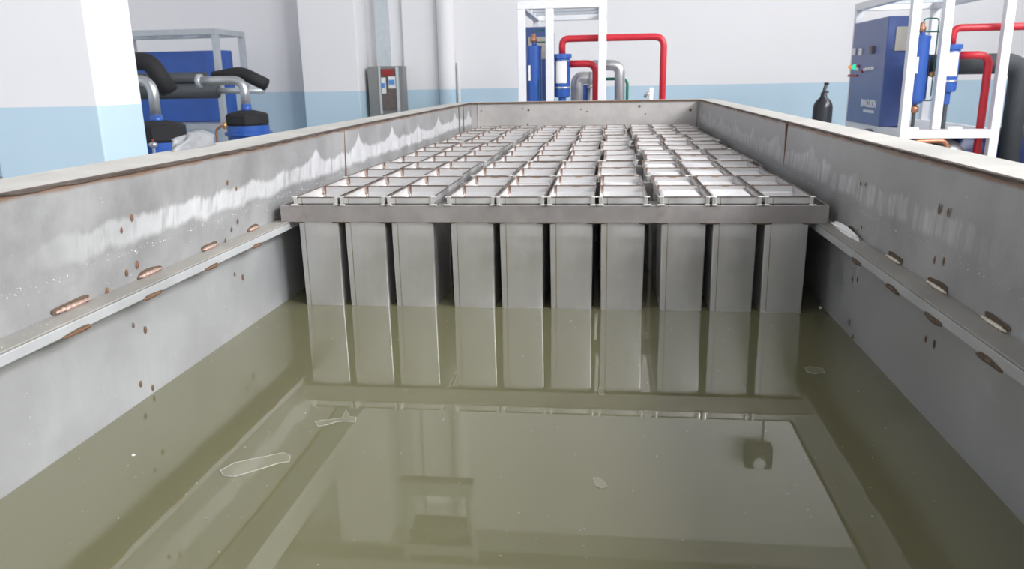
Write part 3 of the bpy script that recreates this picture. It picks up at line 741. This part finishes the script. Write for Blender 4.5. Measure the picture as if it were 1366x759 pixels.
    obj('level_tube', T([(x + .02, y, CH + .45), (x + .21, y + .02, CH + .45), (x + .21, y + .02, CH - .35), (x + .05, y, CH - .35)], .009, seg=8, bend=.04), M['dgreen'], sep)
    o = obj('name_plate', B((x - .07, y - .104, CH - .03), (x - .045, y - .096, CH + .16)), M['white'], sep)
    # filter drum with label
    x, y = .56, .22
    fl = obj('oil_filter', LA([(.05, CH - .40), (.05, CH - .26), (.095, CH - .25), (.105, CH - .22), (.105, CH + .245), (.125, CH + .245), (.125, CH + .295), (.05, CH + .30)], (x, y, 0)), M['blue'], u); smooth_by_angle(fl)
    obj('steel_band', LA([(.106, CH + .20), (.109, CH + .20), (.109, CH + .215), (.106, CH + .215)], (x, y, 0)), M['silver'], fl, smooth=True)
    obj('steel_band', LA([(.106, CH - .14), (.109, CH - .14), (.109, CH - .115), (.106, CH - .115)], (x, y, 0)), M['silver'], fl, smooth=True)
    bm = bmesh.new(); k = 8; lo_, hi_ = [], []
    for i in range(k + 1):
        a = math.radians(225 + 80 * i / k); v = Vector((x + math.cos(a) * .1085, y + math.sin(a) * .1085, 0)); lo_.append(bm.verts.new(v + Vector((0, 0, CH - .07)))); hi_.append(bm.verts.new(v + Vector((0, 0, CH + .20))))
    for i in range(k): bm.faces.new((lo_[i], lo_[i + 1], hi_[i + 1], hi_[i]))
    obj('filter_label', bm, M['white'], fl)
    obj('stand_pipe', T([(x, y, SHF), (x, y, CH - .39)], .035, seg=12), M['dgrey'], fl)
    # red discharge pipes
    obj('discharge_pipe', T([(x, y, CH + .30), (x, y, CH + .485), (1.86, y, CH + .485), (1.86, y, .3)], .043, bend=.13), M['red'], u, smooth=True)
    obj('discharge_pipe', T([(x + .10, y, CH + .17), (1.0, y, CH + .17), (1.0, y, .3)], .046, bend=.13), M['red'], u, smooth=True)
    # green liquid line
    obj('liquid_line', T([(.95, .75, CH - .03), (1.42, .75, CH - .03), (1.42, .75, .3)], .02, seg=10, bend=.09), M['green'], u, smooth=True)
    if variant == 'bare':
        obj('suction_pipe', T([(.95, .6, CH + .15), (1.315, .6, CH + .15), (1.315, .6, .3)], .07, bend=.12), M['silver'], u, smooth=True)
        o = obj('suction_elbow', T([(1.05, .6, CH - .03), (.95, .6, CH - .02), (.74, .6, CH - .0), (.74, .6, CH - .4)], .085, bend=.13, n=9, rads=None), M['alum'], u, smooth=True)
        obj('reducer_cone', T([(.90, .6, CH - .02), (1.02, .6, CH - .03)], .09, rads=[.10, .04]), M['alum'], u, smooth=True)
        obj('gauge_valve', T([(.86, .3, CH - .36), (.86, .3, CH - .10)], .03, seg=12), M['blue'], u, smooth=True)
        obj('valve_wheel', LA([(.05, 0), (.06, .01), (.05, .02)], (.93, .3, CH - .14), 14), M['silver'], u, smooth=True)
        obj('thin_pipe', T([(.91, .3, .4), (.91, .3, CH - .1)], .02, seg=10), M['silver'], u, smooth=True)
        obj('oil_tube', T([(.27, .1, CH + .0), (.27, .1, CH - .4)], .01, seg=8), M['dgreen'], u)
    else:
        obj('suction_pipe', T([(.45, .75, CH + .07), (1.62, .75, CH + .07), (1.62, .75, .3)], .125, bend=.2), M['dgrey'], u, smooth=True)
        obj('insulated_valve', T([(.40, .6, CH - .12), (.40, .6, CH + .12)], .07), M['black'], u, smooth=True)
        obj('insulated_valve', T([(.38, .62, CH - .32), (.38, .62, CH - .14)], .065), M['black'], u, smooth=True)
        obj('star_valve', LA([(.01, 0), (.05, .02), (.05, .05), (.01, .07)], (.43, .35, CH - .08), 5), M['brass'], u)
        obj('riser_box', B((.30, .55, CH - .35), (.46, .7, CH + .2)), M['blue'], u, bevel=.01)
        obj('copper_pipe', T([(.14, .05, SHF - .32), (.16, .05, SHF - .14), (.56, .05, SHF - .13), (.60, .05, SHF - .3)], .032, bend=.1), M['copper'], u, smooth=True)
        obj('check_valve', T([(.60, .05, SHF - .34), (.60, .05, SHF - .24)], .045), M['silver'], u, smooth=True)
        obj('shelf_tray', B((.06, .02, SHF), (.22, .12, SHF + .03)), M['white_steel'], u)
        obj('shelf_tray', B((.56, .04, SHF), (.72, .12, SHF + .03)), M['white_steel'], u)
        obj('copper_pipe', T([(.05, 1.15, SHF - .13), (.05, .95, SHF - .16), (.05, .9, SHF - .4)], .04, bend=.06), M['copper'], u, smooth=True)
    # receiver and compressor on the lower deck
    obj('liquid_receiver', T([(-.1, 1.1, .62), (-.05, 1.1, .62), (2.0, 1.1, .62), (2.06, 1.1, .62)], .34, seg=28, rads=[.22, .34, .34, .22]), M['blue_tank'], u, smooth=True)
    obj('compressor_body', T([(.18, .42, .55), (.24, .42, .55), (.85, .42, .55), (.92, .42, .55)], .24, seg=24, rads=[.16, .25, .25, .16]), M['black'], u, smooth=True)
    obj('compressor_cover', LA([(.18, 0), (.17, .06), (.10, .13), (.02, .16)], (.66, .25, .72), 20), M['silver'], u, smooth=True)
    if variant == 'full':
        pb = obj('valve_block', B((-.02, .95, SHF - .62), (.28, 2.15, SHF - .13)), M['blue_tank'], u, bevel=.01)
        for k in range(7): obj('block_knob', T([(-.02, 1.15 + k * .15, SHF - .24), (-.07, 1.15 + k * .15, SHF - .24)], .035, seg=10), M['panel_dark'] if k % 2 else M['silver'], pb)
    bm = bmesh.new()
    for xx in (.15, .9): box(bm, (xx - .05, .2, 0), (xx + .05, 1.4, .34))
    obj('skid_base', bm, M['blue_tank'], u)
    return u
unit((-1.17, 10.45), 0, 'bare', 'white framed refrigeration unit with red pipes behind the tank end')
unit((3.50, 10.15), 0, 'full', 'white framed refrigeration unit with control cabinet at the right of the tank')
unit((-9.15, 14.86), math.radians(-90), 'plain', 'grey framed refrigeration unit behind the black-capped vessels at left')
# small white tap standing behind the tank end
t = P(868, 131, 9.6); tp = empty('water_tap', (t.x, 9.6, 0), 0, 'small white standpipe tap behind the tank end, left of the red pipe', 'tap')
obj('stand_pipe', T([(0, 0, 0), (0, 0, P(868, 117, 9.6).z)], .028, seg=12), M['white'], tp, smooth=True)
obj('spout', T([(0, 0, P(868, 124, 9.6).z), (-.05, 0, P(868, 125, 9.6).z), (-.07, 0, P(868, 130, 9.6).z)], .02, seg=10), M['silver'], tp, smooth=True)

# black gas cylinder
g = P(1097, 150, 9.6); r = .108
gc = empty('gas_cylinder', (g.x, 9.6, 0), 0, 'black gas cylinder with brass-coloured valve standing near the far right wall', 'gas cylinder')
zs = P(1097, 139, 9.6).z
o = obj('cylinder_body', LA([(.09, 0), (r, .03), (r, zs - .04), (r * .93, zs), (r * .7, zs + .045), (r * .38, zs + .075), (.034, zs + .10), (.034, zs + .13)], seg=32), M['gas'], gc, smooth=True)
obj('valve_body', T([(0, 0, zs + .12), (.004, 0, zs + .16), (.02, 0, zs + .22)], .02, seg=10), M['dgrey'], gc, smooth=True)
obj('valve_outlet', T([(0, 0, zs + .14), (.05, -.01, zs + .135)], .013, seg=10), M['dgrey'], gc, smooth=True)
obj('valve_handwheel', LA([(.015, 0), (.028, .005), (.028, .02), (.015, .026)], (.022, 0, zs + .215), 14), M['black'], gc, smooth=True)

# black-capped vessels at left, with silver risers
def vessel(px, pxl, pxr, ycap0, ycap1, ybase, ycol0, pyt, pxend, Y, label):
    c = P(px, ycap1, Y); r = (P(pxr, ycap1, Y).x - P(pxl, ycap1, Y).x) / 2
    v = empty('evaporator_vessel', (c.x, Y, 0), 0, label, 'vessel', 'vessels with black insulated heads at left')
    z0, z1 = c.z, P(px, ycap0, Y).z; zb = P(px, ybase, Y).z
    o = obj('vessel_body', LA([(r * .95, 0), (r * .98, zb - .05), (r * 1.1, zb - .04), (r * 1.1, zb), (r * .98, zb + .01), (r * .98, z0 + .01)], seg=36), M['blue'], v); smooth_by_angle(o)
    o = obj('insulation_cap', LA([(r * .93, z0), (r, z0 + .04), (r, z1 - .05), (r * .9, z1 - .02), (r * .35, z1 + .02)], seg=10), M['black'], v)
    o = obj('riser_collar', LA([(.075, z1 - .02), (.075, P(px, ycol0, Y).z)], seg=20), M['blue'], v, smooth=True); zt = P(px, pyt, Y).z
    xe = P(pxend, pyt, Y).x - c.x
    obj('riser_pipe', T([(0, 0, z1), (0, 0, zt), (xe, 0, zt + .0)], .062, seg=20, bend=.17), M['silver'], v, smooth=True)
    fl = obj('pipe_flange', T([(xe + .02, 0, zt), (xe + .08, 0, zt)], .095, seg=20), M['grey_steel'], v, smooth=True)
    return v
vessel(331, 305, 358, 149, 168, 176, 139, 107, 262, 10.9, 'blue vessel with black insulated head and silver riser, right of the pair')
vessel(213, 180, 246, 163, 190, 198, 154, 107, 150, 9.3, 'blue vessel with black insulated head partly hidden behind the white pillar')
# relief valve on the nearer vessel
q = P(205, 197, 8.9); rv = empty('relief_valve', (q.x, 8.9, 0), 0, 'small chrome valve with red cap beside the nearer black-capped vessel', 'valve')
obj('valve_stem', T([(0, 0, 0), (0, 0, q.z)], .018, seg=10), M['silver'], rv)
obj('valve_body', LA([(.03, 0), (.05, .02), (.05, .05), (.02, .07)], (0, 0, q.z), 14), M['silver'], rv, smooth=True)
obj('valve_cap', LA([(.014, 0), (.014, .03)], (0, 0, q.z + .07), 10), M['redbtn'], rv)
q = P(297, 168, 10.2); bv = empty('brass_valve', (q.x, 10.2, 0), 0, 'little brass valve with copper tail left of the farther black-capped vessel', 'valve')
obj('copper_tail', T([(-.1, 0, 0), (-.1, 0, q.z - .05), (-.02, 0, q.z), (.04, 0, q.z)], .018, seg=10, bend=.05), M['copper'], bv, smooth=True)
obj('valve_body', T([(.03, 0, q.z - .04), (.03, 0, q.z + .05)], .028, seg=10), M['brass'], bv, smooth=True)
# black foam sleeves lying over the pipes
def sleeve(pts, Y, r, label, ovals=1):
    q = [P(px, py, Y) for px, py in pts]
    o = obj('foam_sleeve', T(q, r, seg=18, bend=.12), M['black'], smooth=True); tag(o, label, 'pipe insulation', 'black foam sleeves over the pipes'); return o
sleeve([(172, 82), (200, 82), (226, 122)], 10.0, .115, 'thick black foam sleeve sloping down beside the white pillar')
sleeve([(286, 104), (322, 97), (355, 113)], 11.2, .092, 'bent black foam sleeve over the farther silver pipe elbow')
# grey pipes running behind the vessels
a = P(200, 107, 12.2); b = P(352, 115, 12.2)
hp = empty('header_pipe', (a.x, 12.2, 0), 0, 'long dark grey insulated header pipe on stands behind the vessels at left', 'pipe')
obj('thin_branch', T([(P(288, 120, 12.2).x - a.x, 0, P(290, 121, 12.2).z), (b.x - a.x, 0, P(350, 121, 12.2).z)], .045, seg=16), M['grey_steel'], hp, smooth=True)
obj('pipe_run', T([(-1.2, 0, P(200, 122, 12.2).z), (P(290, 120, 12.2).x - a.x, 0, P(290, 121, 12.2).z)], .12, seg=24), M['dgrey'], hp, smooth=True)
obj('upper_pipe_run', T([(-1.2, 0, P(200, 107, 12.2).z + .03), (.95, 0, P(280, 106, 12.2).z + .03)], .085, seg=20), M['dgrey'], hp, smooth=True)
for x in (-.6, 1.5): obj('pipe_stand', B((x - .04, -.04, 0), (x + .04, .04, P(300, 122, 12.2).z - .12)), M['grey_steel'], hp)
# crumpled white bag just outside the rim
q = P(259, 192, 4.0); xo = XWL - OUT - .01
q = onX(259, 192, xo + .03)
lump('plastic_bag', (xo + .035, q.y, ZR + .012), .032, .17, .052, M['bag'], 'crumpled white plastic bag lying on the left rim of the tank', 'bag', 5)
